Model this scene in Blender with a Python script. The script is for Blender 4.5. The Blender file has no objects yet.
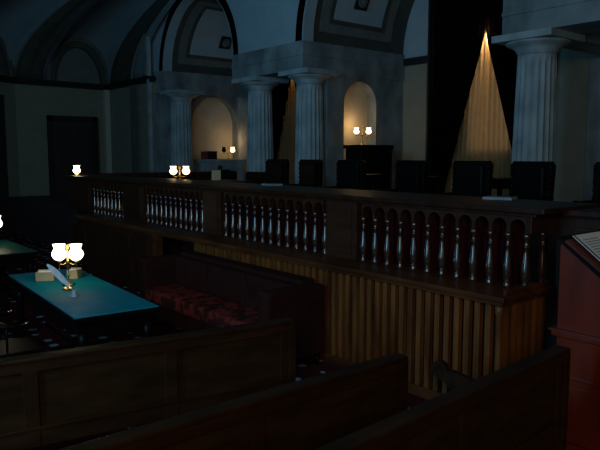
import bpy, bmesh, math, random
from mathutils import Vector, Matrix
random.seed(4)
PI = math.pi
scn = bpy.context.scene
C = scn.collection

# ------------------------------------------------------------------ materials
def mat(name, c1, c2=None, rough=.5, scale=6, stretch=(1, 1, 1), metal=0, spec=.5, bump=0, detail=4, coat=0, sharp=.0):
    m = bpy.data.materials.new(name); m.use_nodes = True
    nt = m.node_tree; b = nt.nodes['Principled BSDF']
    b.inputs['Roughness'].default_value = rough
    b.inputs['Metallic'].default_value = metal
    b.inputs['Specular IOR Level'].default_value = spec
    b.inputs['Coat Weight'].default_value = coat
    b.inputs['Coat Roughness'].default_value = .09
    c2 = c2 or tuple(x * .7 for x in c1)
    tc = nt.nodes.new('ShaderNodeTexCoord'); mp = nt.nodes.new('ShaderNodeMapping')
    mp.inputs['Scale'].default_value = stretch
    nz = nt.nodes.new('ShaderNodeTexNoise'); nz.inputs['Scale'].default_value = scale; nz.inputs['Detail'].default_value = detail
    rp = nt.nodes.new('ShaderNodeValToRGB')
    rp.color_ramp.elements[0].position = .32 + sharp; rp.color_ramp.elements[1].position = .68 - sharp
    rp.color_ramp.elements[0].color = (*c2, 1); rp.color_ramp.elements[1].color = (*c1, 1)
    L = nt.links.new
    L(tc.outputs['Object'], mp.inputs['Vector']); L(mp.outputs['Vector'], nz.inputs['Vector'])
    L(nz.outputs['Fac'], rp.inputs['Fac']); L(rp.outputs['Color'], b.inputs['Base Color'])
    if bump:
        bp = nt.nodes.new('ShaderNodeBump'); bp.inputs['Strength'].default_value = bump; bp.inputs['Distance'].default_value = .01
        L(nz.outputs['Fac'], bp.inputs['Height']); L(bp.outputs['Normal'], b.inputs['Normal'])
    return m

def emis(name, col, strength, base=(.8, .8, .8)):
    m = bpy.data.materials.new(name); m.use_nodes = True
    nt = m.node_tree; b = nt.nodes['Principled BSDF']
    b.inputs['Base Color'].default_value = (*base, 1)
    nz = nt.nodes.new('ShaderNodeTexNoise'); nz.inputs['Scale'].default_value = 3
    rp = nt.nodes.new('ShaderNodeValToRGB')
    rp.color_ramp.elements[0].color = (*[x * .92 for x in col], 1); rp.color_ramp.elements[1].color = (*col, 1)
    nt.links.new(nz.outputs['Fac'], rp.inputs['Fac']); nt.links.new(rp.outputs['Color'], b.inputs['Emission Color'])
    b.inputs['Emission Strength'].default_value = strength
    return m

M = {}
M['plaster'] = mat('ochre_plaster', (.30, .285, .21), (.26, .245, .18), .85, 3)
M['plaster_pale'] = mat('pale_blue_plaster', (.42, .50, .53), (.36, .44, .47), .85, 2)
M['plaster_niche'] = mat('cream_plaster', (.62, .56, .44), (.52, .47, .37), .85, 2.5)
M['rib'] = mat('dark_rib_plaster', (.17, .16, .125), (.13, .12, .10), .8, 3)
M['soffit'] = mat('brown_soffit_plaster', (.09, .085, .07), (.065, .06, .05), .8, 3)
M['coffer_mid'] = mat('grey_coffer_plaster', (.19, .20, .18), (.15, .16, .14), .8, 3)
M['cornice'] = mat('dark_brown_cornice_paint', (.016, .012, .009), None, .6, 5)
M['stone'] = mat('mottled_grey_sandstone', (.48, .53, .53), (.23, .27, .28), .65, 2.6, (1, 1, .7), bump=.15, detail=8)
M['stone_dark'] = mat('veined_grey_stone', (.33, .37, .37), (.13, .15, .155), .6, 1.8, (1, 1, .6), bump=.15, detail=9)
M['wood'] = mat('dark_mahogany', (.040, .014, .006), (.018, .006, .003), .45, 7, (1, 1, .25), spec=.22)
M['wood_bench'] = mat('dark_brown_bench_wood', (.034, .014, .005), (.015, .006, .002), .45, 9, (.25, 1, 1), spec=.2)
M['wood_bench_panel'] = mat('brown_bench_panel_wood', (.036, .017, .005), (.014, .006, .002), .5, 9, (.25, 1, 1), spec=.15)
M['wood_frieze'] = mat('dark_frieze_wood', (.05, .019, .009), (.025, .010, .005), .42, 8, (1, .2, 1), spec=.3)
M['wood_slat'] = mat('brown_slat_wood', (.21, .076, .020), (.075, .027, .008), .45, 9, (1, 1, .18), spec=.3)
M['wood_rail'] = mat('brown_rail_wood', (.115, .036, .011), (.050, .015, .005), .45, 8, (1, .2, 1), spec=.18)
M['wood_baluster'] = mat('polished_baluster_wood', (.06, .022, .013), (.03, .012, .008), .2, 7, (1, 1, .3), spec=1.0, coat=.8)
M['wood_red'] = mat('red_mahogany', (.15, .022, .009), (.085, .012, .006), .32, 5, (1, 1, .3), spec=.4)
M['wood_black'] = mat('near_black_wood', (.005, .004, .003), (.003, .002, .002), .4, 8, spec=.1)
M['leather_black'] = mat('black_leather', (.003, .003, .003), (.002, .002, .002), .4, 30, spec=.12, bump=.1)
M['drape'] = mat('black_maroon_drape', (.005, .002, .002), (.003, .002, .002), .9, 5, spec=.1)
M['sheer'] = mat('gold_sheer_cloth', (.70, .50, .27), (.56, .40, .20), .8, 6, spec=.2)
nt = M['sheer'].node_tree; pb = nt.nodes['Principled BSDF']; tr = nt.nodes.new('ShaderNodeBsdfTranslucent'); mx = nt.nodes.new('ShaderNodeMixShader')
tr.inputs['Color'].default_value = (.75, .62, .42, 1); mx.inputs[0].default_value = .45
nt.links.new(pb.outputs[0], mx.inputs[1]); nt.links.new(tr.outputs[0], mx.inputs[2]); nt.links.new(mx.outputs[0], nt.nodes['Material Output'].inputs['Surface'])
M['curtain_red'] = mat('dark_red_cloth', (.075, .009, .014), (.035, .005, .007), .9, 5, (1, 6, .3), spec=.1)
M['brass'] = mat('brass', (.80, .52, .20), (.62, .38, .13), .25, 9, metal=1)
M['brass_dark'] = mat('aged_brass', (.22, .12, .05), None, .35, 9, metal=1)
M['silver'] = mat('silver', (.75, .76, .78), None, .35, 9, metal=.5)
M['glass_lit'] = emis('lit_white_glass', (1.0, .80, .50), 3.0)
M['glass_far'] = emis('lit_cream_glass', (1.0, .66, .28), 2.6)
M['glass_off'] = mat('amber_unlit_glass', (.05, .02, .012), None, .2, 5)
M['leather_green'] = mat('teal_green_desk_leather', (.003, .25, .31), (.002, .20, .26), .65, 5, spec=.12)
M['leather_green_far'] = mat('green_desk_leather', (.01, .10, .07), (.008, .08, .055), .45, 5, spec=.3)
M['paper'] = mat('white_paper', (.88, .92, .88), (.80, .86, .83), .8, 8)
M['paper_blue'] = mat('blue_grey_paper_border', (.16, .26, .38), None, .8, 8)
M['ink'] = mat('grey_print', (.30, .38, .40), None, .8, 8)
M['card'] = mat('tan_card', (.50, .34, .16), (.40, .27, .12), .7, 8)
M['grey_card'] = mat('dim_grey_card', (.14, .14, .13), None, .8, 8)
M['feather'] = mat('white_feather', (.80, .83, .88), (.66, .70, .78), .7, 20, (1, 1, 1))
M['book_red'] = mat('rust_book_cloth', (.30, .06, .02), None, .7, 8)
M['book_black'] = mat('black_book_cloth', (.008, .008, .01), None, .6, 8)
M['door'] = mat('dark_brown_door_paint', (.045, .038, .027), (.030, .025, .018), .5, 5, (1, 1, .2))
M['glass_night'] = mat('dark_window_glass', (.006, .008, .012), None, .08, 3)
M['mahogany_floor'] = mat('dark_dais_carpet', (.03, .006, .006), (.015, .004, .004), .95, 12)

def carpet_mat():
    m = bpy.data.materials.new('red_carpet_with_pale_stars'); m.use_nodes = True
    nt = m.node_tree; b = nt.nodes['Principled BSDF']; b.inputs['Roughness'].default_value = .95
    b.inputs['Specular IOR Level'].default_value = .1
    tc = nt.nodes.new('ShaderNodeTexCoord'); vo = nt.nodes.new('ShaderNodeTexVoronoi')
    vo.inputs['Scale'].default_value = 3.4; vo.inputs['Randomness'].default_value = .25
    nz = nt.nodes.new('ShaderNodeTexNoise'); nz.inputs['Scale'].default_value = 30
    ad = nt.nodes.new('ShaderNodeMath'); ad.operation = 'MULTIPLY_ADD'; ad.inputs[1].default_value = .22
    rp = nt.nodes.new('ShaderNodeValToRGB'); e = rp.color_ramp.elements
    e[0].position = .27; e[0].color = (.27, .40, .52, 1); e[1].position = .31; e[1].color = (.06, .006, .008, 1)
    L = nt.links.new
    L(tc.outputs['Object'], vo.inputs['Vector']); L(tc.outputs['Object'], nz.inputs['Vector'])
    L(nz.outputs['Fac'], ad.inputs[0]); L(vo.outputs['Distance'], ad.inputs[2])
    L(ad.outputs[0], rp.inputs['Fac']); L(rp.outputs['Color'], b.inputs['Base Color'])
    return m
M['carpet'] = carpet_mat()

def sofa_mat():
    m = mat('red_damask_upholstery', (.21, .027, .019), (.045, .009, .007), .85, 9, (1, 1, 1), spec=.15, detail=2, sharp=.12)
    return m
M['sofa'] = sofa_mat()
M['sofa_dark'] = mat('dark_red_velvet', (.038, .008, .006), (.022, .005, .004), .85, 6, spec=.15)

# ------------------------------------------------------------------ mesh helpers
def BM(): return bmesh.new()

def box(bm, x0, x1, y0, y1, z0, z1, bev=0):
    vs = [bm.verts.new((x, y, z)) for x in (x0, x1) for y in (y0, y1) for z in (z0, z1)]
    f = [(0, 1, 3, 2), (4, 6, 7, 5), (0, 4, 5, 1), (2, 3, 7, 6), (0, 2, 6, 4), (1, 5, 7, 3)]
    fs = [bm.faces.new([vs[i] for i in q]) for q in f]
    if bev:
        es = list({e for fc in fs for e in fc.edges})
        bmesh.ops.bevel(bm, geom=es, offset=bev, segments=2, affect='EDGES', profile=.6)
    return vs

def prism(bm, pts, place, d0, d1):
    """pts: 2-d outline; place(u, v, w) -> 3-d"""
    a = [bm.verts.new(place(u, v, d0)) for u, v in pts]
    b = [bm.verts.new(place(u, v, d1)) for u, v in pts]
    n = len(pts)
    f1 = bm.faces.new(a); f2 = bm.faces.new(b[::-1])
    for i in range(n):
        j = (i + 1) % n
        bm.faces.new((a[i], b[i], b[j], a[j]))
    f1.normal_update(); f2.normal_update()
    bmesh.ops.triangulate(bm, faces=[f1, f2])
    bmesh.ops.recalc_face_normals(bm, faces=bm.faces[:])

def lathe(bm, prof, cx=0, cy=0, seg=20, z=0, closed=True, flute=0, nf=20):
    rings = []
    for r, h in prof:
        ring = []
        for k in range(seg):
            a = 2 * PI * k / seg
            rr = r
            if flute: rr = r * (1 - flute * abs(math.sin(nf * a / 2 + PI / 2)) ** .8) if callable(flute) is False else r
            ring.append(bm.verts.new((cx + rr * math.cos(a), cy + rr * math.sin(a), z + h)))
        rings.append(ring)
    for a, b in zip(rings, rings[1:]):
        for k in range(seg):
            j = (k + 1) % seg
            f = bm.faces.new((a[k], a[j], b[j], b[k])); f.smooth = True
    if closed:
        bm.faces.new(rings[0][::-1]); bm.faces.new(rings[-1])

def tube(bm, pts, r, seg=8):
    pts = [Vector(p) for p in pts]
    rs = r if isinstance(r, (list, tuple)) else [r] * len(pts)
    rings = []
    for i, p in enumerate(pts):
        d = (pts[min(i + 1, len(pts) - 1)] - pts[max(i - 1, 0)]).normalized()
        up = Vector((0, 0, 1)) if abs(d.z) < .9 else Vector((1, 0, 0))
        u = d.cross(up).normalized(); v = u.cross(d)
        rings.append([bm.verts.new(p + (u * math.cos(2 * PI * k / seg) + v * math.sin(2 * PI * k / seg)) * rs[i]) for k in range(seg)])
    for a, b in zip(rings, rings[1:]):
        for k in range(seg):
            j = (k + 1) % seg
            f = bm.faces.new((a[k], a[j], b[j], b[k])); f.smooth = True
    bm.faces.new(rings[0][::-1]); bm.faces.new(rings[-1])
    bmesh.ops.recalc_face_normals(bm, faces=bm.faces[:])

def obj(name, bm, m, parent=None, loc=(0, 0, 0), rz=0):
    me = bpy.data.meshes.new(name); bm.normal_update(); bm.to_mesh(me); bm.free()
    me.materials.append(M[m] if isinstance(m, str) else m)
    o = bpy.data.objects.new(name, me); C.objects.link(o)
    o.location = loc; o.rotation_euler = (0, 0, rz)
    if parent: o.parent = parent
    return o

def bx(name, m, parent, *a, bev=.004):
    b = BM(); box(b, *a, bev=bev); return obj(name, b, m, parent)

def tag(o, label, cat, group=None):
    o['label'] = label; o['category'] = cat
    if group: o['group'] = group
    return o

def thing(name, label, cat, loc=(0, 0, 0), rz=0, group=None):
    o = bpy.data.objects.new(name, None); C.objects.link(o)
    o.location = loc; o.rotation_euler = (0, 0, rz)
    return tag(o, label, cat, group)

def struct(name, bm, m):
    o = obj(name, bm, m); o['kind'] = 'structure'; return o

def sbox(name, m, *a):
    b = BM(); box(b, *a); return struct(name, b, m)

def dup(root, loc, rz=None, label=None, group=None):
    r = root.copy(); C.objects.link(r); r.location = loc
    if rz is not None: r.rotation_euler = (0, 0, rz)
    if label: r['label'] = label
    if group: r['group'] = group
    for ch in list(root.children):
        c = ch.copy(); C.objects.link(c); c.parent = r
        for g in list(ch.children):
            d = g.copy(); C.objects.link(d); d.parent = c
    return r

PX = lambda u, v, w: (w, u, v)      # outline in y,z; depth along x
PY = lambda u, v, w: (u, w, v)      # outline in x,z; depth along y
PZ = lambda u, v, w: (u, v, w)

def arch_outline(lo, hi, z0, z1, ops, n=20):
    pts = [(lo, z0)]
    for c, r, zs, *zb in sorted(ops):
        pts.append((c - r, z0))
        for k in range(n + 1):
            a = PI - PI * k / n
            pts.append((c + r * math.cos(a), zs + r * math.sin(a)))
        pts.append((c + r, z0))
    pts += [(hi, z0), (hi, z1), (lo, z1)]
    out = []
    for p in pts:
        if not out or (abs(p[0] - out[-1][0]) + abs(p[1] - out[-1][1])) > 1e-4: out.append(p)
    return out

# ------------------------------------------------------------------ layout constants
FX = 4.43          # front of the slatted bench front
XE = 10.15         # face of the colonnade entablature
XB = 13.85         # wall behind the columns
ZD = .95           # dais floor
ZS = 4.97          # top of entablature, springing of the arches

# ------------------------------------------------------------------ room shell
sbox('floor', 'carpet', -4, 15, -3, 26, -.2, 0)
sbox('dais_platform', 'mahogany_floor', 5.15, 15, .6, 20.4, 0, ZD)
sbox('dais_step', 'carpet', 4.75, 5.15, 2.95, 12.4, 0, .45)

# wall behind the colonnade, lower field, dark string band, paler lunette field
b = BM(); box(b, XB, XB + .3, .6, 20.4, ZD - .9, 4.72); struct('wall_east', b, 'plaster')
b = BM(); box(b, XB, XB + .3, .6, 20.4, 4.72, 8.4); struct('wall_east.001', b, 'plaster_pale')
sbox('trim_1', 'cornice', XB - .06, XB, 10.95, 12.25, 4.66, 4.86)
sbox('trim_2', 'cornice', XB - .06, XB, 18.6, 19.5, 4.66, 4.86)
sbox('trim_3', 'cornice', XB - .06, XB, 6.5, 7.5, 4.66, 4.86)

# cross walls with an arched niche, running back from the columns
def cross_wall(nm, y, nx0, nx1, ztop, x0):
    c = (nx0 + nx1) / 2; r = (nx1 - nx0) / 2
    b = BM(); prism(b, arch_outline(x0, XB, ZD, 4.25, [(c, r, ztop - r)]), PY, y, y + .32)
    struct('wall_' + nm, b, 'stone_dark')
    b = BM(); box(b, nx0 - .05, nx1 + .05, y + .33, y + .5, ZD, 4.25); struct('wall_' + nm + '.001', b, 'plaster_niche')
cross_wall('niche', 12.3, 11.58, 12.78, 4.12, 10.95)
cross_wall('mantel', 19.5, 11.22, 13.08, 4.22, 10.0)
sbox('trim_4', 'stone_dark', 10.93, 11.48, 12.22, 12.3, ZD, 4.25)
sbox('trim_5', 'stone', 13.12, 13.5, 19.40, 19.5, ZD, 4.25)
sbox('trim_6', 'stone_dark', XB - .12, XB, 6.3, 6.9, ZD, 4.25)

# entablatures: block over the columns, beam over each cross wall
def entab(n, y0, y1, yb0, yb1):
    b = BM()
    box(b, XE, 11.02, y0, y1, 4.295, 4.62); box(b, XE - .03, 11.02, y0 - .03, y1, 4.62, 4.68)
    box(b, XE, 11.02, y0, y1, 4.68, ZS)
    box(b, 11.02, XB, yb0, yb1, 4.25, 4.62); box(b, 11.02, XB, yb0 - .03, yb1, 4.62, 4.68); box(b, 11.02, XB, yb0, yb1, 4.68, ZS)
    struct('trim_%d' % n, b, 'stone_dark')
entab(7, 12.25, 15.35, 12.25, 12.9)
entab(8, 19.5, 21.6, 19.46, 20.1)
entab(9, 3.6, 6.72, 5.9, 6.55)

# arcade wall above the columns, open to the vaulted bays
b = BM()
prism(b, arch_outline(3.6, 20.75, ZS, 9.4, [(9.49, 2.78, ZS + .01), (17.42, 2.08, ZS + .01)]), PX, XE + .02, XE + .35)
struct('wall_arcade', b, 'plaster_pale')

# barrel vaults behind the arcade with nested coffers on the haunches
def vault(i, yc, r, x0, x1):
    def arc(bm, xa, xb, a0, a1, rr, th, n=24):
        prev = None
        for k in range(n + 1):
            a = a0 + (a1 - a0) * k / n
            q = []
            for (x, rad) in ((xa, rr), (xb, rr), (xb, rr + th), (xa, rr + th)):
                q.append(bm.verts.new((x, yc + rad * math.cos(a), ZS + rad * math.sin(a))))
            if prev:
                for j in range(4):
                    bm.faces.new((prev[j], q[j], q[(j + 1) % 4], prev[(j + 1) % 4]))
            else: bm.faces.new(q)
            prev = q
        bm.faces.new(prev[::-1]); bmesh.ops.recalc_face_normals(bm, faces=bm.faces[:])
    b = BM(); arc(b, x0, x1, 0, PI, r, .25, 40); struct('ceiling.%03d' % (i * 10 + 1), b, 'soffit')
    for s in (0, 1):
        sp = lambda u: u / r
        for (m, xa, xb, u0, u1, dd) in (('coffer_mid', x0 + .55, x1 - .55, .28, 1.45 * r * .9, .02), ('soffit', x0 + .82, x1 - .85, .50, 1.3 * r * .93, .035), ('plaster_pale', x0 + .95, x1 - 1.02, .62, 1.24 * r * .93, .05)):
            a0, a1 = sp(u0), sp(u1)
            if s: a0, a1 = PI - a1, PI - a0
            b = BM(); arc(b, xa, xb, a0, a1, r - dd, dd, 14)
            o = struct('ceiling.%03d' % (i * 10 + 2 + s * 4 + (0 if m == 'coffer_mid' else 1 if m == 'soffit' else 2)), b, m)
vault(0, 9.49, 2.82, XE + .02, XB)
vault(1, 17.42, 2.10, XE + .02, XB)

# square rosettes on the coffers
def rosette(yc, r, ang, x, label, first=None):
    t = thing('ceiling_rosette', label, 'rosette', (x, yc + (r - .06) * math.cos(ang), ZS + (r - .06) * math.sin(ang)), 0, None)
    t.rotation_euler = (ang, 0, 0)   # local -y faces the vault centre
    b = BM(); box(b, -.22, .22, -.03, .02, -.22, .22, .01); o1 = obj('plaque', b, 'cornice', t)
    b = BM()
    for k in range(8):
        a = k * PI / 4
        c = (.10 * math.cos(a), .10 * math.sin(a))
        prism(b, [(c[0] + .055 * math.cos(q * PI / 4) , c[1] + .055 * math.sin(q * PI / 4)) for q in range(8)], lambda u, v, w: (u, w, v), -.055, -.03)
    obj('petals', b, 'coffer_mid', t)
    b = BM(); lathe(b, [(.05, 0), (.045, .03), (.02, .045)], seg=12)
    bmesh.ops.rotate(b, verts=b.verts[:], matrix=Matrix.Rotation(PI / 2, 3, 'X')); bmesh.ops.translate(b, verts=b.verts[:], vec=(0, -.05, 0))
    obj('boss', b, 'coffer_mid', t)
    return t
rosette(9.49, 2.82, math.asin(1.15 / 2.82), 11.92, 'square dark rosette in the coffer at the top centre, above the lamp cabinet')
rosette(17.42, 2.10, math.asin(1.12 / 2.10), 12.4, 'square dark rosette in the left coffer, above the mantel bay')

# left end walls, cornice, door, umbrella vault
CZ = 4.62
Wp = [(10.0, 20.0), (10.0, 23.65), (6.6, 23.4), (3.6, 21.6), (.8, 18.9), (-1.4, 15.2), (-2.6, 11.0)]
for i, (p, q) in enumerate(zip(Wp, Wp[1:])):
    d = Vector((q[0] - p[0], q[1] - p[1])).normalized(); n = Vector((d.y, -d.x))
    def quad(t, o0, e=0): return [(p[0] + n.x * o0 - d.x * e, p[1] + n.y * o0 - d.y * e), (q[0] + n.x * o0 + d.x * e, q[1] + n.y * o0 + d.y * e), (q[0] + n.x * (o0 + t) + d.x * e, q[1] + n.y * (o0 + t) + d.y * e), (p[0] + n.x * (o0 + t) - d.x * e, p[1] + n.y * (o0 + t) - d.y * e)]
    b = BM(); prism(b, quad(.25, 0), PZ, 0, CZ); struct('wall_north' + ('' if i == 0 else '.%03d' % i), b, 'plaster')
    b = BM(); prism(b, quad(.34, -.10, .04), PZ, CZ, CZ + .10); prism(b, quad(.42, -.18, .04), PZ, CZ + .10, CZ + .2)
    struct('trim_%d' % (20 + i), b, 'cornice')
    b = BM(); prism(b, quad(.2, -.04), PZ, 0, .32); struct('baseboard_north' + ('' if i == 0 else '.%03d' % i), b, 'cornice')
# wall is built outward (away from the room centre): flip offset check is done through the winding of Wp
sbox('trim_40', 'plaster_niche', 9.78, 9.98, 23.40, 23.6, .32, CZ)
sbox('trim_42', 'stone', 9.88, 9.99, 19.98, 20.12, .3, 6.1)
sbox('trim_41', 'rib', 9.90, 10.0, 20.9, 21.5, .32, CZ)

d1 = BM(); box(d1, 7.78, 9.30, 23.40, 23.5, 0, 3.42); dr = struct('door_1', d1, 'door')
b = BM()
for (xa, xb) in ((7.92, 8.46), (8.62, 9.16)):
    for (za, zb) in ((.3, 1.2), (1.4, 2.3), (2.5, 3.2)): box(b, xa, xb, 23.36, 23.41, za, zb, .01)
obj('door_panel', b, 'door', dr)
b = BM(); box(b, 7.64, 7.80, 23.34, 23.5, 0, 3.6); box(b, 9.28, 9.44, 23.34, 23.5, 0, 3.6); box(b, 7.64, 9.44, 23.34, 23.5, 3.42, 3.6)
obj('door_frame', b, 'cornice', dr)
b = BM(); lathe(b, [(.03, 0), (.045, .03), (.03, .06)], 9.1, 23.32, 10, 1.9); obj('door_knob', b, 'brass_dark', dr)
# tall dark recess on the wall further left
b = BM(); box(b, 0, 1.6, -.04, .04, 0, 4.2)
o = struct('door_2', b, 'door'); o.location = (4.75, 22.29, 0); o.rotation_euler = (0, 0, math.atan2(1.8, 3.0))

K = (9.5, 10.5, 7.9)
Z0 = CZ + .2
def curve(P, th, lift=0):
    s = 1 - math.cos(th); zb = P[2]
    return (P[0] + (K[0] - P[0]) * s, P[1] + (K[1] - P[1]) * s, zb + (K[2] + lift - zb) * math.sin(th))
def web(idx, base, m, off=0, th1=1.45, n=16):
    bm = BM(); prev = None
    for k in range(n + 1):
        th = th1 * k / n
        row = [bm.verts.new(curve(P, th, off)) for P in base]
        if prev:
            for i in range(len(base) - 1):
                f = bm.faces.new((prev[i], prev[i + 1], row[i + 1], row[i])); f.smooth = True
        prev = row
    r = bmesh.ops.solidify(bm, geom=bm.faces[:], thickness=.12)
    bmesh.ops.recalc_face_normals(bm, faces=bm.faces[:])
    return struct('ceiling.%03d' % idx, bm, m)
def lun(p, q, rise, n=14):
    out = []
    for k in range(n + 1):
        t = k / n
        out.append((p[0] + (q[0] - p[0]) * t, p[1] + (q[1] - p[1]) * t, Z0 + rise * math.sqrt(max(0, 1 - (2 * t - 1) ** 2))))
    return out
a1, a2 = (7.75, 23.45), (9.95, 23.6)
web(31, [(10.0, 20.6, Z0), (10.0, 21.0, Z0), (10.0, 21.45, Z0)], 'plaster_pale')
web(32, [(9.92, 21.42, Z0), (9.92, 22.3, Z0), (9.92, 23.2, Z0)], 'rib')
web(33, [(9.98, 23.2, Z0), (9.96, 23.5, Z0)] + lun(a2, a1, 1.42) + [(7.45, 23.45, Z0)], 'plaster_pale')
web(34, [(7.5, 23.3, Z0), (7.1, 23.25, Z0), (6.6, 23.2, Z0)], 'rib')
web(35, [(6.65, 23.4, Z0)] + lun((6.3, 23.2), (4.2, 21.95), 1.42) + [(3.9, 21.7, Z0)], 'plaster_pale')
web(36, [(3.95, 21.6, Z0), (3.5, 21.3, Z0), (3.1, 20.9, Z0)], 'rib')
web(37, [(3.15, 21.1, Z0)] + lun((2.9, 20.9), (.9, 19.0), 1.42) + [(.6, 18.6, Z0)], 'plaster_pale')
web(38, [(.7, 18.5, Z0), (.2, 17.9, Z0)], 'rib')
web(39, [(.3, 18.0, Z0), (-1.4, 15.2, Z0), (-2.6, 11.0, Z0)], 'plaster_pale')
# lunette fields and the dark archivolts round them
def lunette(idx, p, q):
    P = Vector((p[0], p[1], 0)); D = Vector((q[0] - p[0], q[1] - p[1], 0)); L = D.length; D.normalize(); N = Vector((-D.y, D.x, 0))
    if N.dot(Vector((5, 12, 0)) - P) < 0: N = -N
    pl = lambda u, v, w: tuple(P + D * u + N * w + Vector((0, 0, v)))
    arc = [(L / 2 - (L / 2) * math.cos(PI * k / 20), Z0 + 1.45 * math.sin(PI * k / 20)) for k in range(21)]
    b = BM(); prism(b, arc, pl, -.2, -.05); struct('wall_north.%03d' % (10 + idx), b, 'coffer_mid')
    inn = [(L / 2 - (L / 2 - .2) * math.cos(PI * k / 20), Z0 + 1.25 * math.sin(PI * k / 20)) for k in range(21)]
    b = BM(); prism(b, arc + inn[::-1], pl, -.05, .14); struct('trim_%d' % (50 + idx), b, 'soffit')
    out = [(L / 2 - (L / 2 + .14) * math.cos(PI * k / 20), Z0 + 1.60 * math.sin(PI * k / 20)) for k in range(21)]
    b = BM(); prism(b, out + arc[::-1], pl, .0, .20); struct('trim_%d' % (55 + idx), b, 'rib')
lunette(0, (a2[0] - .05, a2[1]), a1); lunette(1, (6.3, 23.2), (4.2, 21.95)); lunette(2, (2.9, 20.9), (.9, 19.0))

# ------------------------------------------------------------------ columns
def make_column(label, loc, group=None):
    t = thing('doric_column', label, 'column', loc, 0, group)
    b = BM(); H = 3.0; prof = []
    nf = 20; seg = nf * 6; rings = []
    for h in [0, .4, .9, 1.4, 1.9, 2.4, 2.8, H]:
        r = .385 - .055 * (h / H) ** 1.3; ring = []
        for k in range(seg):
            a = 2 * PI * k / seg; ph = (k % 6) / 6
            d = math.sin(PI * ph) * .026 * (1 if h < H - .01 else 0)
            ring.append(b.verts.new(((r - d) * math.cos(a), (r - d) * math.sin(a), h)))
        rings.append(ring)
    for p, q in zip(rings, rings[1:]):
        for k in range(seg):
            j = (k + 1) % seg; b.faces.new((p[k], p[j], q[j], q[k]))
    b.faces.new(rings[0][::-1]); b.faces.new(rings[-1])
    obj('shaft', b, 'stone', t)
    b = BM(); lathe(b, [(.33, 2.99), (.335, 3.03), (.35, 3.04), (.345, 3.06), (.365, 3.07), (.36, 3.09), (.45, 3.15), (.53, 3.185), (.55, 3.21), (.53, 3.225)], seg=48); obj('capital', b, 'stone', t)
    bx('abacus', 'stone', t, -.57, .57, -.57, .57, 3.225, 3.345, bev=.008)
    return t
col = make_column('fluted grey column nearest the camera, right of the gold curtain', (10.62, 6.3, ZD))
dup(col, (10.62, 12.55, ZD), 0, 'right column of the close pair, next to the arched lamp niche')
dup(col, (10.62, 14.68, ZD), 0, 'left column of the close pair, between mantel bay and the dark drapes')
dup(col, (10.62, 19.15, ZD), 0, 'farthest fluted column, left of the lamp-lit mantel')

# ------------------------------------------------------------------ windows with drapes
def window(i, yc, hw):
    b = BM()
    for (ya, yb, za, zb) in ((yc - hw, yc - hw + .14, ZD, 6.3), (yc + hw - .14, yc + hw, ZD, 6.3), (yc - hw, yc + hw, 6.16, 6.3), (yc - hw, yc + hw, ZD, ZD + .14), (yc - .05, yc + .05, ZD, 6.2), (yc - hw, yc + hw, 3.4, 3.5)):
        box(b, XB - .10, XB - .002, ya, yb, za, zb)
    w = struct('window_%d' % i, b, 'cornice')
    b = BM(); box(b, XB - .03, XB - .004, yc - hw + .1, yc + hw - .1, ZD + .1, 6.2); obj('pane', b, 'glass_night', w)
    b = BM(); box(b, XB - .62, XB - .1, yc + hw - .06, yc + hw, ZD, 6.36); box(b, XB - .62, XB - .1, yc - hw, yc - hw + .06, ZD, 6.36); box(b, XB - .62, XB - .1, yc - hw, yc + hw, 6.30, 6.36)
    obj('window_casing', b, 'cornice', w)
YA = 9.32
window(1, 9.32, 1.62); window(2, 16.75, 1.80)

ZA = 5.12
def half(z):
    d = max(0, ZA - z)
    return .018 + .285 * d * (1 - .45 * math.exp(-d / .5))
def sheer(yc, label):
    b = BM(); NY, NZ = 150, 30; rows = []
    for i in range(NZ + 1):
        z = ZD + .03 + (5.6 - ZD) * i / NZ; row = []
        for k in range(NY + 1):
            u = -1 + 2 * k / NY
            w = half(z) + .16
            y = yc + u * w
            x = XB - .26 + .048 * math.sin((y - yc) / (.125 + .03 * (ZA - z) / 4) * 2 * PI)
            row.append(b.verts.new((x, y, z)))
        rows.append(row)
    for p, q in zip(rows, rows[1:]):
        for k in range(NY): f = b.faces.new((p[k], p[k + 1], q[k + 1], q[k])); f.smooth = True
    bmesh.ops.solidify(b, geom=b.faces[:], thickness=.004)
    return tag(obj('sheer_curtain', b, 'sheer'), label, 'curtain')
def drape(yc, s, hw, label, off=0):
    b = BM(); NU, NZ = 60, 40; rows = []
    for i in range(NZ + 1):
        z = ZD + .02 + (6.28 - ZD - .02) * i / NZ; row = []
        e0 = half(z) if z < ZA else .0
        for k in range(NU + 1):
            u = k / NU
            y = yc + s * (e0 + (hw - .08 + off * s - e0) * u)
            x = XB - .46 + .05 * math.sin(u * 9 * 2 * PI) * (.5 + .5 * u)
            row.append(b.verts.new((x, y, z)))
        rows.append(row)
    for p, q in zip(rows, rows[1:]):
        for k in range(NU): f = b.faces.new((p[k], p[k + 1], q[k + 1], q[k])); f.smooth = True
    bmesh.ops.solidify(b, geom=b.faces[:], thickness=.012)
    return tag(obj('drape', b, 'drape'), label, 'curtain')
sheer(YA, 'pleated gold sheer curtain spreading from a bright point, right of centre')
drape(YA, 1, 1.62, 'heavy black drape to the left of the bright gold curtain')
drape(YA, -1, 1.62, 'heavy black drape between the gold curtain and the nearest column')
sheer(16.75, 'gold curtain glimpsed between the two columns of the close pair')
drape(16.75, 1, 1.80, 'black drape left of the gold strip between the paired columns')
drape(16.75, -1, 1.80, 'black drape mostly hidden behind the right paired column')

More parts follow.
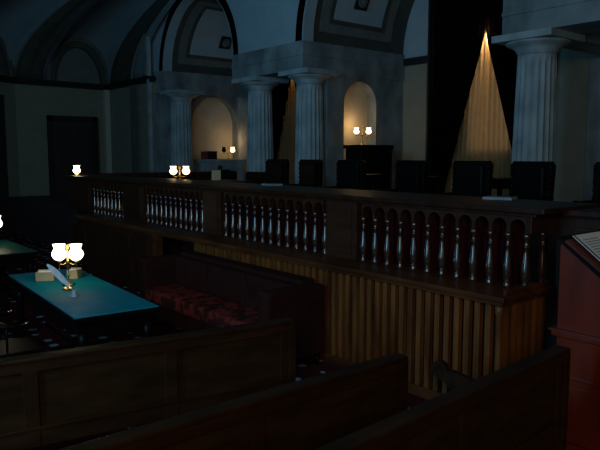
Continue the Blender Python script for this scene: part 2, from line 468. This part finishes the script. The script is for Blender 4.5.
# ------------------------------------------------------------------ bench front: slats below, balusters above
Y0, Y1, YU, XU = 2.86, 12.0, 13.4, 4.79   # lower part, end of the upper part, line of the balusters
bf = thing('bench_front', 'long dark wooden bench front of turned balusters above brown vertical slats', 'balustrade', (FX, Y0, 0))
def L(*a): return a
def part(name, bm, m): 
    o = obj(name, bm, m); o.parent = bf; o.matrix_parent_inverse = Matrix.Translation((-FX, -Y0, 0)); return o
# slats, front
y = Y0 + .10; n = 0
while y < 7.62:
    b = BM(); box(b, FX + .01, FX + .065, y, y + .054, .10, 1.0, .004); part('slat', b, 'wood_slat'); y += .104; n += 1
x = FX + .12
while x < 5.08:
    b = BM(); box(b, x, x + .052, Y0 + .01, Y0 + .065, .10, 1.0, .004); part('slat', b, 'wood_slat'); x += .104
b = BM(); box(b, FX, FX + .07, Y0, 7.66, 0, .10, .006); box(b, FX + .07, 5.15, Y0, Y0 + .07, 0, .10, .006); part('bottom_rail', b, 'wood_rail')
b = BM(); lathe(b, [(.036, 0), (.036, .12), (.028, .14), (.028, .9), (.036, .93), (.036, 1.0)], FX + .035, Y0 + .035, 16); part('corner_post', b, 'wood_slat')
b = BM(); box(b, FX, FX + .10, 7.60, 7.70, 0, 1.0, .006); part('post', b, 'wood_slat')
b = BM(); box(b, FX - .01, FX + .10, 8.82, 8.95, 0, 1.0, .006); part('post', b, 'wood_rail')
# panelled length beyond the opening
b = BM(); box(b, FX + .02, FX + .06, 8.95, Y1, 0, 1.0)
for k in range(5):
    ya = 9.02 + k * .68; box(b, FX, FX + .03, ya, ya + .56, .18, .88, .008)
part('panelling', b, 'wood')
b = BM(); box(b, 4.66, 4.74, Y0 + .12, 7.6, 0, 1.0); part('backing_board', b, 'wood_black')
# ledge: a broad shelf between the slats and the balusters
b = BM()
box(b, FX - .03, 5.15, Y0 - .03, Y1, 1.0, 1.035, .006); box(b, FX - .06, 5.15, Y0 - .06, Y1, 1.035, 1.08, .01)
part('ledge', b, 'wood_rail')
b = BM(); box(b, FX + .02, 5.12, Y0 - .03, Y0 + .0, 1.08, 1.125, .008); part('side_moulding', b, 'wood_rail')
# turned balusters
bprof = [(.030, 0), (.030, .02), (.020, .03), (.026, .042), (.018, .055), (.029, .085), (.034, .12), (.033, .16), (.028, .21), (.023, .26), (.0185, .31), (.016, .35), (.022, .358), (.022, .366), (.015, .374), (.016, .395), (.016, .42), (.026, .435), (.026, .475)]
bprof = [(r * 1.2, z) for r, z in bprof]
bb = BM(); lathe(bb, bprof, 0, 0, 16); bal0 = obj('baluster', bb, 'wood_baluster')
bal0.parent = bf; used = False
def baluster(x, y):
    global used
    o = bal0 if not used else bal0.copy()
    if used: C.objects.link(o); o.parent = bf
    used = True; o.location = (x - FX, y - Y0, 1.08)
sections = [(2.87, 4.77, 12), (5.38, 7.43, 13), (8.06, 9.81, 12), (10.78, 12.10, 9)]
for (ya, yb, n) in sections:
    for k in range(n): baluster(XU, ya + (yb - ya) * k / (n - 1))
baluster(XU + .25, 2.87)
# arched frieze above the balusters
def frieze(lo, hi, n, place, w0, w1, nm='arched_frieze'):
    sp = (hi - lo) / n
    ops = [(lo + sp * (k + .5), sp * .40, 1.60) for k in range(n)]
    b = BM(); prism(b, arch_outline(lo, hi, 1.555, 1.72, ops, 10), place, w0, w1); part(nm, b, 'wood_frieze')
piers = [(2.80, 2.85), (4.83, 5.31), (7.50, 7.98), (9.88, 10.70), (12.18, YU)]
for (ya, yb, n) in sections:
    sp = (yb - ya) / (n - 1)
    frieze(ya - .02 if ya < 3 else ya, yb + .0, n - 1, PX, XU - .035, XU + .045)
for i, (ya, yb) in enumerate(piers):
    b = BM(); box(b, XU - .05, XU + .10, ya, yb, 1.555 if i == 0 else 1.08, 1.72, .006)
    if i: box(b, XU - .065, XU - .04, ya + .07, yb - .07, 1.14, 1.66, .01)
    part('pier', b, 'wood_frieze' if 0 < i < 3 else 'wood')  # end piers in darker wood, shade put into their colour
b = BM(); box(b, XU + .1, 5.15, 2.80, 2.85, 1.555, 1.72); part('side_frieze', b, 'wood_frieze')
# maroon cloth hung behind the balusters
b = BM()
N = 700; rows = [[], []]
for k in range(N + 1):
    yy = 2.92 + (YU - 3.0) * k / N
    for r_, z in enumerate((1.08, 1.72)): rows[r_].append(b.verts.new((XU + .13 + .012 * math.sin(yy * 55), yy, z)))
for k in range(N): f = b.faces.new((rows[0][k], rows[0][k + 1], rows[1][k + 1], rows[1][k])); f.smooth = True
bmesh.ops.solidify(b, geom=b.faces[:], thickness=.006)
part('cloth_backing', b, 'curtain_red')
# top
b = BM()
box(b, XU - .06, 5.55, 2.76, YU + .02, 1.695, 1.725, .006); box(b, XU - .10, 5.6, 2.67, YU + .05, 1.725, 1.775, .012)
box(b, 5.06, 5.6,   .7, 2.72, 1.695, 1.745, .012)
part('top', b, 'wood')
b = BM(); box(b, 5.16, 5.24, .7, Y0 - .05, 0, 1.69)
for k in range(3): box(b, 5.14, 5.18, .8 + k * .66, 1.34 + k * .66, 1.05, 1.6, .008)
part('side_panelling', b, 'wood')
# end return at the far side
er = thing('end_railing', 'dark wooden railing closing the far left end of the dais', 'railing', (5.0, YU + .2, 0))
b = BM(); box(b, 0, 3.6, -.05, .05, 0, 1.7); 
for k in range(5): box(b, .1 + k * .7, .66 + k * .7, -.075, -.04, 1.0, 1.6, .008)
obj('panel', b, 'wood', er)
b = BM(); box(b, -.06, 3.7, -.1, .1, 1.7, 1.80, .012); obj('cap_rail', b, 'wood', er)
b = BM(); lathe(b, [(.05, 1.8), (.03, 1.82), (.06, 1.87), (.05, 1.92), (.01, 1.95)], 3.6, 0, 14); obj('finial', b, 'wood', er)

# ------------------------------------------------------------------ chairs of the judges
def judge_chair(label, loc, rz, tall=True, group=None):
    t = thing('judge_chair' if tall else 'low_back_chair', label, 'chair', loc, rz, group)
    top = 1.17 if tall else .91
    W = .308
    # faces -x; back at +x
    b = BM(); prism(b, [(-.27, .42), (.27, .42), (W, top - .05), (W - .04, top), (-W + .04, top), (-W, top - .05)], PX, .18, .25)
    bmesh.ops.translate(b, verts=b.verts[:], vec=(0, 0, 0)); obj('backrest', b, 'wood_black', t)
    b = BM(); box(b, .12, .20, -.22, .22, .47, top - .06, .03); obj('back_cushion', b, 'leather_black', t)
    b = BM(); box(b, -.28, .2, -.27, .27, .38, .46, .03); obj('seat', b, 'leather_black', t)
    for s in (-1, 1):
        b = BM(); box(b, -.26, .2, s * .30 - .03, s * .30 + .03, .68, .72, .012); lathe(b, [(.035, 0), (.045, .03), (.035, .06)], -.25, s * .30, 12, .67)
        ob = obj('arm', b, 'wood_black', t)
        b = BM()
        for x in (-.22, -.1, .02, .12): lathe(b, [(.010, .44), (.018, .52), (.010, .6), (.014, .68)], x, s * .30, 8)
        obj('spindles', b, 'wood_black', ob)
        for x in (-.24, .2):
            b = BM(); lathe(b, [(.018, 0), (.024, .1), (.018, .2), (.028, .3), (.028, .40)], x, s * .24, 10); obj('leg', b, 'wood_black', t)
        b = BM()
        for k in range(7): lathe(b, [(.011, 0), (.018, .02), (.018, .05), (.011, .07)], .17, s * (W - .025), 8, .55 + k * .085 if tall else .45 + k * .06)
        obj('post', b, 'leather_black', t)
    return t
jy = [(3.28, 'tall black judge chair cut by the right edge of the view'),
      (4.42, 'tall black judge chair in front of the nearest fluted column'),
      (5.32, 'tall black judge chair in front of the foot of the gold curtain'),
      (6.44, 'tall black judge chair before the pale wall, left of the black drape'),
      (7.74, 'tall black judge chair standing in front of the lamp cabinet'),
      (8.82, 'tall black judge chair in front of the right paired column'),
      (9.80, 'tall black judge chair between the two paired columns')]
jc = None
for i, (yy, lb) in enumerate(jy):
    r = (.05, -.06, .03, -.04, .08, -.03, .06)[i]
    if jc is None: jc = judge_chair(lb, (7.35, yy + .08, ZD), r)
    else: dup(jc, (7.35, yy + .08, ZD), r, lb)
lc = judge_chair('lower black chair in front of the left paired column', (7.4, 10.62, ZD), .1, False)
dup(lc, (7.4, 11.72, ZD), -.05, 'lower black chair below the lamp-lit mantel, behind the small card')
# desks of the justices between the railing and the chairs
def desk(label, y0, y1, x0, x1, z0, z1, m='wood'):
    t = thing('writing_desk', label, 'desk', ((x0 + x1) / 2, (y0 + y1) / 2, z0))
    w, h, d = (y1 - y0) / 2, z1 - z0, (x1 - x0) / 2
    b = BM(); box(b, -d, d, -w, w, h - .04, h, .01); obj('desktop', b, m, t)
    b = BM(); box(b, -d + .05, d - .05, -w + .05, w - .05, h - .16, h - .04); obj('apron', b, m, t)
    for sx in (-1, 1):
        for sy in (-1, 1):
            b = BM(); lathe(b, [(.02, 0), (.03, .1), (.02, .15), (.035, .4), (.04, h - .16)], sx * (d - .09), sy * (w - .09), 10); obj('leg', b, m, t)
    return t
desk('small dark writing desk carrying the twin lamp behind the balustrade', 10.1, 11.9, 5.75, 6.35, ZD, 1.72)

desk('low dark side desk behind the chairs, below the gold curtain', 5.35, 6.05, 8.2, 8.7, ZD, 1.86, 'wood_black')
desk('low dark side desk behind the chairs, left of the gold curtain', 6.75, 7.35, 8.2, 8.7, ZD, 1.85, 'wood_black')
desk('low dark side desk behind the chairs, right of the lamp cabinet', 8.05, 8.40, 8.2, 8.6, ZD, 1.85, 'wood_black')
# ------------------------------------------------------------------ lamps
shade_prof = [(.030, 0), (.045, .005), (.080, .035), (.094, .07), (.092, .095), (.072, .13), (.062, .155), (.066, .175), (.080, .20), (.084, .205)]
def add_shade(bm, x, y, z, s=1):
    n0 = len(bm.verts); lathe(bm, [(r * s, h * s) for r, h in shade_prof], x, y, 24, z, closed=False)
def twin_lamp(name, label, loc, rz, gl, s=1, gap=.105, hz=.27, cat='lamp', shades=(1, 1), group=None):
    t = thing(name, label, cat, loc, rz, group)
    b = BM(); lathe(b, [(.085 * s, 0), (.085 * s, .012 * s), (.06 * s, .02 * s), (.03 * s, .035 * s), (.014 * s, .05 * s)], seg=24); obj('base', b, 'brass', t)
    b = BM(); lathe(b, [(.009 * s, .04 * s), (.009 * s, .10 * s), (.018 * s, .12 * s), (.009 * s, .14 * s), (.009 * s, (hz - .06) * s), (.026 * s, (hz - .03) * s), (.012 * s, hz * s), (.009 * s, (hz + .14) * s)], seg=12); obj('stem', b, 'brass', t)
    b = BM()
    for sg, on in zip((-1, 1), shades):
        tube(b, [(0, 0, (hz - .02) * s), (sg * gap * .5 * s, 0, (hz - .06) * s), (sg * gap * s, 0, (hz - .05) * s), (sg * gap * s, 0, (hz + .0) * s)], .007 * s)
        lathe(b, [(.004 * s, 0), (.012 * s, .012 * s), (.008 * s, .03 * s), (.020 * s, .05 * s), (.032 * s, .06 * s)], sg * gap * s, 0, 12, (hz - .07) * s)
        tube(b, [(sg * gap * s, 0, (hz - .065) * s), (sg * gap * s, 0, (hz - .12) * s)], .002 * s, 6)
        lathe(b, [(.003 * s, 0), (.010 * s, .008 * s), (.004 * s, .02 * s)], sg * gap * s, 0, 8, (hz - .135) * s)
    obj('arms', b, 'brass', t)
    for sg, on in zip((-1, 1), shades):
        b = BM(); add_shade(b, sg * gap * s, 0, hz * s, s); bmesh.ops.solidify(b, geom=b.faces[:], thickness=.002 * s)
        sh = obj('glass_shade', b, gl if on else 'glass_off', t)
        b = BM(); lathe(b, [(.085 * s, 0), (.0875 * s, .003 * s), (.085 * s, .006 * s), (.083 * s, .003 * s)], sg * gap * s, 0, 24, (hz + .203) * s, closed=False); obj('rim', b, 'brass', sh)
    b = BM(); lathe(b, [(.009 * s, 0), (.022 * s, .015 * s), (.022 * s, .03 * s), (.010 * s, .04 * s), (.016 * s, .055 * s), (.003 * s, .08 * s)], 0, 0, 12, (hz + .14) * s); obj('finial', b, 'brass', t)
    return t
VIEW = -.688   # lamp arms roughly along the picture plane
# on the near lawyer's table
twin_lamp('table_lamp', 'brass lamp with two lit white glass shades on the near green table', (2.46, 7.05, .762), VIEW, 'glass_lit', .86, gap=.108, hz=.325)
twin_lamp('table_lamp', 'brass lamp at the far left edge on the second green table', (2.62, 11.0, .762), VIEW, 'glass_lit', 1.0)
twin_lamp('desk_lamp', 'small brass twin lamp on the desk behind the balustrade', (6.0, 10.92, 1.722), VIEW, 'glass_far', .78, gap=.155, hz=.14)
twin_lamp('mantel_lamp', 'brass lamp on the mantel with only its right shade lit', (12.52, 19.24, 2.052), VIEW, 'glass_far', .9, gap=.17, hz=.27, shades=(0, 1))
twin_lamp('cabinet_lamp', 'brass lamp with two lit shades on the tall dark cabinet', (12.02, 12.05, 2.46), VIEW, 'glass_far', .8, gap=.20, hz=.36)
t = thing('post_lamp', 'single lit white globe lamp on the far left corner of the dais', 'lamp', (4.9, 13.3, 1.775))
b = BM(); lathe(b, [(.06, 0), (.05, .015), (.015, .03), (.012, .04)], seg=16); obj('base', b, 'brass', t)
b = BM(); add_shade(b, 0, 0, .04, .82); bmesh.ops.solidify(b, geom=b.faces[:], thickness=.002); obj('glass_shade', b, 'glass_lit', t)

# mantel, cabinet, books
t = thing('mantel', 'grey stone mantelpiece under the warm lit wall on the left', 'mantel', (12.17, 19.22, ZD))
b = BM(); box(b, -.95, .95, -.26, .26, 1.0, 1.10, .012); obj('shelf', b, 'stone', t)
b = BM(); box(b, -.86, .86, -.2, .26, .74, 1.0, .006); obj('frieze', b, 'stone', t)
for s in (-1, 1): bx('jamb', 'stone', t, s * .66 - .2, s * .66 + .2, -.2, .26, 0, .74)
bx('firebox', 'wood_black', t, -.46, .46, .1, .24, 0, .74)
t = thing('book', 'rust coloured book standing on the mantel', 'book', (11.52, 19.2, 2.052), .1)
b = BM(); box(b, -.09, .07, -.09, .09, 0, .27, .006); obj('cover', b, 'book_red', t); bx('pages', 'paper', t, -.07, .075, -.085, .094, .012, .262)
t = thing('box', 'black box standing on the mantel beside the rust book', 'box', (11.79, 19.2, 2.052), 0)
bx('body', 'book_black', t, -.17, .17, -.1, .1, 0, .24); bx('lid', 'book_black', t, -.18, .18, -.11, .11, .24, .28)
t = thing('tall_cabinet', 'tall dark wooden cabinet carrying a lamp in front of the niche', 'cabinet', (12.18, 12.07, ZD))
bx('body', 'wood_black', t, -.55, .55, -.36, .2, 0, 1.42)
bx('cornice', 'wood_black', t, -.62, .62, -.42, .22, 1.42, 1.51, bev=.015)
for s in (-1, 1):
    d = bx('door', 'wood_black', t, s * .27 - .24, s * .27 + .24, -.39, -.36, .1, 1.36)
    b = BM(); lathe(b, [(.012, 0), (.018, .012), (.01, .03)], s * .05, -.40, 8, .75); obj('knob', b, 'brass_dark', d)
    b = BM(); lathe(b, [(.04, 0), (.03, .1), (.03, 1.3), (.045, 1.42)], s * .56, -.37, 12); obj('side_column', b, 'wood_black', t)

# small card and papers behind the balustrade
t = thing('card_stand', 'small cream card standing behind the railing, left of the low chairs', 'card', (6.6, 10.27, ZD + .77), .9)
b = BM(); prism(b, [(-.02, 0), (.06, 0), (.035, .19), (.02, .19)], PY, -.085, .085); obj('card', b, 'card', t)
t2 = desk('second dark desk behind the balustrade under the small card', 9.9, 10.8, 6.4, 6.95, ZD, 1.719)
t.location = (6.55, 10.5, 1.722)
def papers(label, loc, rz):
    t = thing('paper_stack', label, 'papers', loc, rz)
    b = BM()
    for k in range(4): box(b, -.1 + .004 * k, .1 + .003 * k, -.14, .14, .006 * k, .006 * k + .005)
    obj('sheets', b, 'ink', t); bx('cover_sheet', 'grey_card', t, -.08, .09, -.12, .12, .0245, .027, bev=0)
papers('grey papers lying on the top rail below the gold curtain', (5.4, 3.54, 1.776), .3)
papers('grey papers lying on the top rail, left of the other papers', (5.4, 7.2, 1.776), -.2)

# ------------------------------------------------------------------ lawyers' tables
def lawyer_table(label, loc, w, l, leather):
    t = thing('lawyer_table', label, 'table', loc)
    b = BM(); box(b, 0, w, 0, l, .70, .752, .008); obj('tabletop', b, 'wood_black', t)
    bx('leather_inset', leather, t, .012, w - .012, .012, l - .012, .750, .7605, bev=.002)
    b = BM(); box(b, .06, w - .06, .06, l - .06, .58, .70)
    for k in range(3): box(b, .05, .065, .12 + k * .8, .12 + k * .8 + .68, .6, .69, .005)
    obj('apron', b, 'wood_black', t)
    for x in (.1, w - .1):
        for y in (.1, l - .1):
            b = BM(); lathe(b, [(.03, 0), (.045, .04), (.02, .08), (.045, .2), (.03, .35), (.05, .5), (.05, .6)], x, y, 14)
            lg = obj('leg', b, 'wood_black', t); b = BM(); lathe(b, [(.022, 0), (.03, .02), (.022, .035)], x, y, 10); obj('caster', b, 'brass_dark', lg)
    b = BM(); box(b, .12, w - .12, l / 2 - .03, l / 2 + .03, .1, .15); box(b, w / 2 - .03, w / 2 + .03, .1, l - .1, .1, .15); obj('stretcher', b, 'wood_black', t)
    return t
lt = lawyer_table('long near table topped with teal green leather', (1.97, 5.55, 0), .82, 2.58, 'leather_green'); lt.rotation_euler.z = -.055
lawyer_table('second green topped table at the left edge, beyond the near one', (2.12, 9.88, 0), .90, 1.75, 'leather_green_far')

# inkwell with quill, letter boxes
t = thing('inkwell', 'silver inkwell holding the white quill on the near table', 'inkwell', (2.30, 6.44, .762))
b = BM(); lathe(b, [(.045, 0), (.045, .006), (.028, .012), (.028, .05), (.018, .056), (.018, .064), (.012, .064), (.012, .04)], seg=20); obj('pot', b, 'silver', t)
q = thing('quill', 'long white feather quill leaning out of the silver inkwell', 'quill', (2.30, 6.44, .81))
Pq = [Vector((0, 0, 0)), Vector((-.045, .055, .075)), Vector((-.095, .12, .155)), Vector((-.145, .185, .225)), Vector((-.185, .24, .275))]
b = BM(); tube(b, Pq, [.003, .003, .0025, .002, .001], 6); obj('shaft', b, 'feather', q)
b = BM(); rows = []
dside = Vector((.63, .5, .0)).normalized()
for i in range(17):
    s = .18 + .82 * i / 16; fi = s * 4; k = min(int(fi), 3); p = Pq[k].lerp(Pq[k + 1], fi - k)
    w = .034 * math.sin(PI * min(1, (s - .16) / .84)) ** .55 if i < 16 else .003
    dirv = (Pq[4] - Pq[0]).normalized(); v = dirv.cross(Vector((.635, .773, -.1))).normalized()
    rows.append([b.verts.new(p + v * w * 1.15 + Vector((0, 0, .002))), b.verts.new(p), b.verts.new(p - v * w * .8)])
for a, c in zip(rows, rows[1:]):
    for j in (0, 1): b.faces.new((a[j], a[j + 1], c[j + 1], c[j]))
bmesh.ops.solidify(b, geom=b.faces[:], thickness=.003); obj('vane', b, 'feather', q)
def letter_box(label, loc, rz, w, h):
    t = thing('letter_box', label, 'box', loc, rz)
    b = BM(); box(b, -w, w, -.06, -.05, 0, h); box(b, -w, w, .05, .06, 0, h * 1.15); box(b, -w, -w + .01, -.05, .05, 0, h); box(b, w - .01, w, -.05, .05, 0, h); box(b, -w, w, -.05, .05, 0, .008)
    obj('case', b, 'card', t)
    b = BM()
    for k in range(5): box(b, -w + .02, w - .02, -.035 + k * .016, -.031 + k * .016, .009, h * 1.05)
    obj('letters', b, 'paper', t)
letter_box('tan letter box behind the quill, left of the lamp stem', (2.36, 7.50, .762), VIEW + .1, .10, .10)
letter_box('smaller tan box to the right of the lamp stem', (2.66, 7.42, .762), VIEW - .1, .065, .10)
t = thing('brass_dish', 'small brass dish beside the lamp base on the near table', 'dish', (2.36, 6.80, .762))
b = BM(); lathe(b, [(.03, 0), (.05, .008), (.055, .022), (.05, .022), (.04, .008)], seg=20); obj('bowl', b, 'brass', t)
b = BM(); lathe(b, [(.012, .008), (.018, .02), (.006, .035)], seg=12); obj('knob', b, 'brass', t)
letter_box('brown box at the left edge on the second green table', (2.45, 10.5, .762), VIEW, .13, .11)

# ------------------------------------------------------------------ lawyers' chairs at the left
def wood_chair(label, loc, rz):
    t = thing('wooden_armchair', label, 'chair', loc, rz)
    b = BM(); box(b, -.25, .25, -.25, .25, .42, .46, .015); obj('seat', b, 'wood_black', t)
    b = BM(); pts = [(.0 + .29 * math.cos(a), .29 * math.sin(a), .70 + .05 * max(0, math.cos(a))) for a in [(-110 + 220 * k / 14) * PI / 180 for k in range(15)]]
    tube(b, [(-x, y, z) for x, y, z in pts], .022); obj('arm_rail', b, 'wood_black', t)
    b = BM(); tube(b, [(-.27, -.2, .92), (-.30, 0, .96), (-.27, .2, .92)], .03); obj('crest_rail', b, 'wood_black', t)
    for k in range(7):
        a = (-75 + 150 * k / 6) * PI / 180
        x, y = -.27 * math.cos(a), .27 * math.sin(a); top = .93 if abs(y) < .2 else .71
        b = BM(); tube(b, [(x * .8, y * .8, .45), (x, y, top)], .010, 6); obj('spindle', b, 'wood_black', t)
    for sx in (-1, 1):
        for sy in (-1, 1):
            b = BM(); tube(b, [(sx * .18, sy * .18, .43), (sx * .21, sy * .21, .2), (sx * .24, sy * .24, 0.01)], [.02, .026, .016], 8); obj('leg', b, 'wood_black', t)
    b = BM(); tube(b, [(-.21, -.21, .2), (-.21, .21, .2)], .012); tube(b, [(.21, -.21, .2), (.21, .21, .2)], .012); tube(b, [(-.21, 0, .2), (.21, 0, .2)], .012); obj('stretcher', b, 'wood_black', t)
    for s in (-1, 1):
        b = BM(); lathe(b, [(.022, 0), (.024, .012), (.010, .02)], .11 if False else .099, s * .2726, 10, .712); obj('stud', b, 'brass', t)
    return t
ch = wood_chair('dark wooden armchair nearest the camera, left of the near table', (1.55, 6.1, 0), 0)
dup(ch, (1.50, 7.05, 0), .15, 'dark wooden armchair beside the middle of the near table')
dup(ch, (1.55, 8.0, 0), -.1, 'dark wooden armchair beside the far end of the near table')

# ------------------------------------------------------------------ red sofa
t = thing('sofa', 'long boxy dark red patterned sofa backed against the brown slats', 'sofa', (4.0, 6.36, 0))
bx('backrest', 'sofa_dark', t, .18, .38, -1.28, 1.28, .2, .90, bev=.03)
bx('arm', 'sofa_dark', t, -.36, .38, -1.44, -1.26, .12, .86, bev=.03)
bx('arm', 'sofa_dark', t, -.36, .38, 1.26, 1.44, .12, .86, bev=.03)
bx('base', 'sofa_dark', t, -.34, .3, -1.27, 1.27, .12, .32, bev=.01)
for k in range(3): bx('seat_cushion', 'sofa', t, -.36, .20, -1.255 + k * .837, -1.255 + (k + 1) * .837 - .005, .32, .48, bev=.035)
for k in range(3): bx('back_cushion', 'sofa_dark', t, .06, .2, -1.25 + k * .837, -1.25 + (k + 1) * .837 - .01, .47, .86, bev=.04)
for sx in (-.3, .32):
    for sy in (-1.38, 0, 1.38):
        b = BM(); lathe(b, [(.02, 0), (.03, .03), (.025, .12)], sx, sy, 10); obj('leg', b, 'wood_black', t)

# ------------------------------------------------------------------ public benches (backs to the camera)
def pew(label, right_end, rz, length, h, arm=.5, npan=3):
    # local x: 0 at the right end, negative to the left; seat towards +y
    t = thing('wooden_bench', label, 'bench', (right_end[0], right_end[1], 0), rz)
    b = BM(); box(b, -length, 0, -.035, .035, h - .10, h - .02, .008); box(b, -length - .02, .03, -.05, .05, h - .03, h, .010); obj('top_rail', b, 'wood_bench', t)
    b = BM(); box(b, -length, 0, -.03, .03, .34, .46, .008); box(b, -length, 0, -.042, -.028, .455, .475, .004); obj('lower_rail', b, 'wood_bench', t)
    sp = (length - .09) / npan
    for k in range(npan + 1):
        x = -.09 - k * sp
        bx('stile', 'wood_bench', t, x, x + .09, -.034, .034, .34, h - .09)
    for k in range(npan):
        x1 = -.09 - k * sp
        bx('back_panel', 'wood_bench_panel', t, x1 - sp + .08, x1 + .005, -.012, .012, .44, h - .09, bev=.003)
    b = BM(); box(b, -length, 0, .02, min(arm, .46), .40, .44, .01); obj('seat', b, 'wood_bench', t)
    for x in (-length - .03, -.02):
        b = BM()
        pts = [(-.05, 0), (.08, 0), (.10, .12), (.34, .12), (.38, 0), (.46, 0), (.46, .42)]
        if arm > .6: pts = [(-.05, 0), (.46, 0), (.46, .42)]
        A = arm if x > -.1 else min(arm, .46)
        pts += [(A - .12, .44), (A - .06, .49)]
        pts += [(A - .02 + .068 * math.cos(a), .57 + .068 * math.sin(a)) for a in [(-60 + 230 * k / 12) * PI / 180 for k in range(13)]]
        pts += [(A - .14, .585), (A - .30, .56), (.16, .58), (.08, .66), (.05, h - .2), (.05, h - .02), (-.05, h - .02)]
        prism(b, pts, PX, x, x + .05); e = obj('end_panel', b, 'wood_bench', t)
        b = BM(); prism(b, [(A - .02 + .036 * math.cos(k * PI / 7), .57 + .036 * math.sin(k * PI / 7)) for k in range(14)], PX, x - .012, x + .062); obj('scroll', b, 'wood_bench', e)
    return t
pew('farthest of the three benches, its panelled back ending below the sofa', (3.02, 3.81), -.172, 3.75, .935, .5, 4)
pew('middle bench of three, brown panelled back ending before the slats', (2.97, 2.63), 0, 3.3, .95, .5, 3)
pew('nearest bench at lower right, its raised end before the red lectern', (3.90, 2.06), .06, 2.3, .955, .95, 2)

# ------------------------------------------------------------------ lectern at the right edge
t = thing('lectern', 'tall red mahogany lectern with slanted top at the right edge', 'lectern', (4.32, 1.45, 0))
Y = .87
b = BM(); prism(b, [(0, 0), (Y, 0), (Y, 1.56), (Y - .04, 1.60), (0, .98)], PX, 0, .62); obj('body', b, 'wood_red', t)
b = BM(); prism(b, [(-.05, .905), (Y + .02, 1.595), (Y + .02, 1.62), (-.05, .965)], PX, -.01, .68); obj('slanted_top', b, 'wood_black', t)
b = BM(); box(b, -.03, .65, -.03, Y + .03, .90, .94, .008); box(b, -.045, .665, -.045, Y + .045, .94, .955, .005); obj('waist_moulding', b, 'wood_red', t)
b = BM(); box(b, -.015, .63, -.02, Y + .015, .60, .625, .006); obj('lower_moulding', b, 'wood_red', t)
b = BM(); box(b, -.05, .67, -.05, Y + .05, 0, .14, .01); obj('plinth', b, 'wood_red', t)
for (za, zb) in ((.20, .55),):
    b = BM(); box(b, -.012, .0, .1, Y - .1, za, zb, .004); obj('side_panel', b, 'wood_red', t)
# printed sheet lying on the slanted top
sl = math.atan2(.69, .92)
t = thing('printed_sheet', 'pale printed sheet with blue border lying on the slanted lectern', 'sheet', (4.40, 2.30, 1.63))
t.rotation_euler = (sl, 0, 0)
def flat(name, m, x0, x1, y0, y1, z0, z1):
    b = BM(); box(b, x0, x1, y0, y1, z0, z1); return obj(name, b, m, t)
flat('paper', 'paper', 0, .50, -.66, -.02, .006, .009)
flat('border', 'paper_blue', 0, .035, -.66, -.02, .0091, .0098)
b = BM()
for k in range(22):
    yy = -.08 - k * .025; box(b, .07, .07 + (.38 if k % 5 else .22), yy, yy + .009, .0091, .0096)
obj('print_lines', b, 'ink', t)

# repeats of one kind share a group
GROUPS = {'judge_chair': 'tall black chairs of the judges', 'low_back_chair': 'lower black chairs on the dais', 'doric_column': 'fluted columns of the colonnade',
          'wooden_bench': 'wooden benches in the foreground', 'wooden_armchair': 'armchairs beside the near table', 'ceiling_rosette': 'rosettes on the vault coffers',
          'sheer_curtain': 'gold curtains', 'drape': 'black window drapes', 'letter_box': 'tan boxes on the green tables', 'lawyer_table': 'green topped tables',
          'paper_stack': 'papers on the top rail', 'table_lamp': 'brass lamps on the green tables', 'writing_desk': 'small dark desks on the dais'}
for o in list(scn.objects):
    if o.parent is None and 'label' in o.keys():
        k = o.name.split('.')[0]
        if k in GROUPS: o['group'] = GROUPS[k]

# ------------------------------------------------------------------ light
def area(name, loc, target, sx, sy, power, col, spread=180):
    l = bpy.data.lights.new(name, 'AREA'); l.shape = 'RECTANGLE'; l.size = sx; l.size_y = sy; l.energy = power; l.color = col
    o = bpy.data.objects.new(name, l); C.objects.link(o); o.location = loc
    l.spread = math.radians(spread)
    o.rotation_euler = (Vector(target) - Vector(loc)).to_track_quat('-Z', 'Y').to_euler(); return o
BLUE = (.19, .62, 1.0)
area('daylight_window', (-2.2, 3.2, 3.1), (8, 8.5, 2.6), .9, 3.6, 150, BLUE)
area('daylight_window_high', (-1.5, 9.0, 5.2), (11, 13.5, 7.2), 1.6, 1.6, 68, BLUE, 120)
area('rear_fill', (-2.6, -2.5, 3.9), (4.6, 3.0, 1.0), 1.4, 2.0, 125, (1.0, .86, .68))  # added warm fill from behind the camera, lifts slats and bench backs
area('glow_behind_curtain', (XB - .14, 9.32, 3.6), (0, 9.32, 3.6), 1.2, 2.6, 4.0, (1.0, .80, .55))  # added backlight, brightens the lower sheer from behind
def point(name, loc, p, col, r=.05):
    l = bpy.data.lights.new(name, 'POINT'); l.energy = p; l.color = col; l.shadow_soft_size = r
    o = bpy.data.objects.new(name, l); C.objects.link(o); o.location = loc; return o
WARM = (1.0, .62, .28)
point('cabinet_bulb', (12.1, 12.32, 3.0), 5, WARM)
point('mantel_bulb', (12.9, 19.1, 2.68), 6, WARM)
point('curtain_lamp', (XB - .36, YA, 5.16), 110, (1.0, .72, .42), .04)
point('curtain_lamp_far', (XB - .36, 16.75, 5.3), 40, WARM, .04)

w = bpy.data.worlds.new('night'); scn.world = w; w.use_nodes = True
w.node_tree.nodes['Background'].inputs[0].default_value = (.05, .085, .10, 1)
w.node_tree.nodes['Background'].inputs[1].default_value = .12

cam = bpy.data.cameras.new('camera'); co = bpy.data.objects.new('camera', cam); C.objects.link(co)
co.location = (0, 0, 2.2); co.rotation_euler = (PI / 2 - math.atan(70 / 640), 0, -math.radians(39.4))
cam.lens = 38.4; cam.sensor_width = 36; cam.clip_start = .05
scn.camera = co
vs = scn.view_settings; vs.view_transform = 'Standard'; vs.look = 'None'; vs.gamma = 1; vs.use_curve_mapping = False; vs.exposure = 0
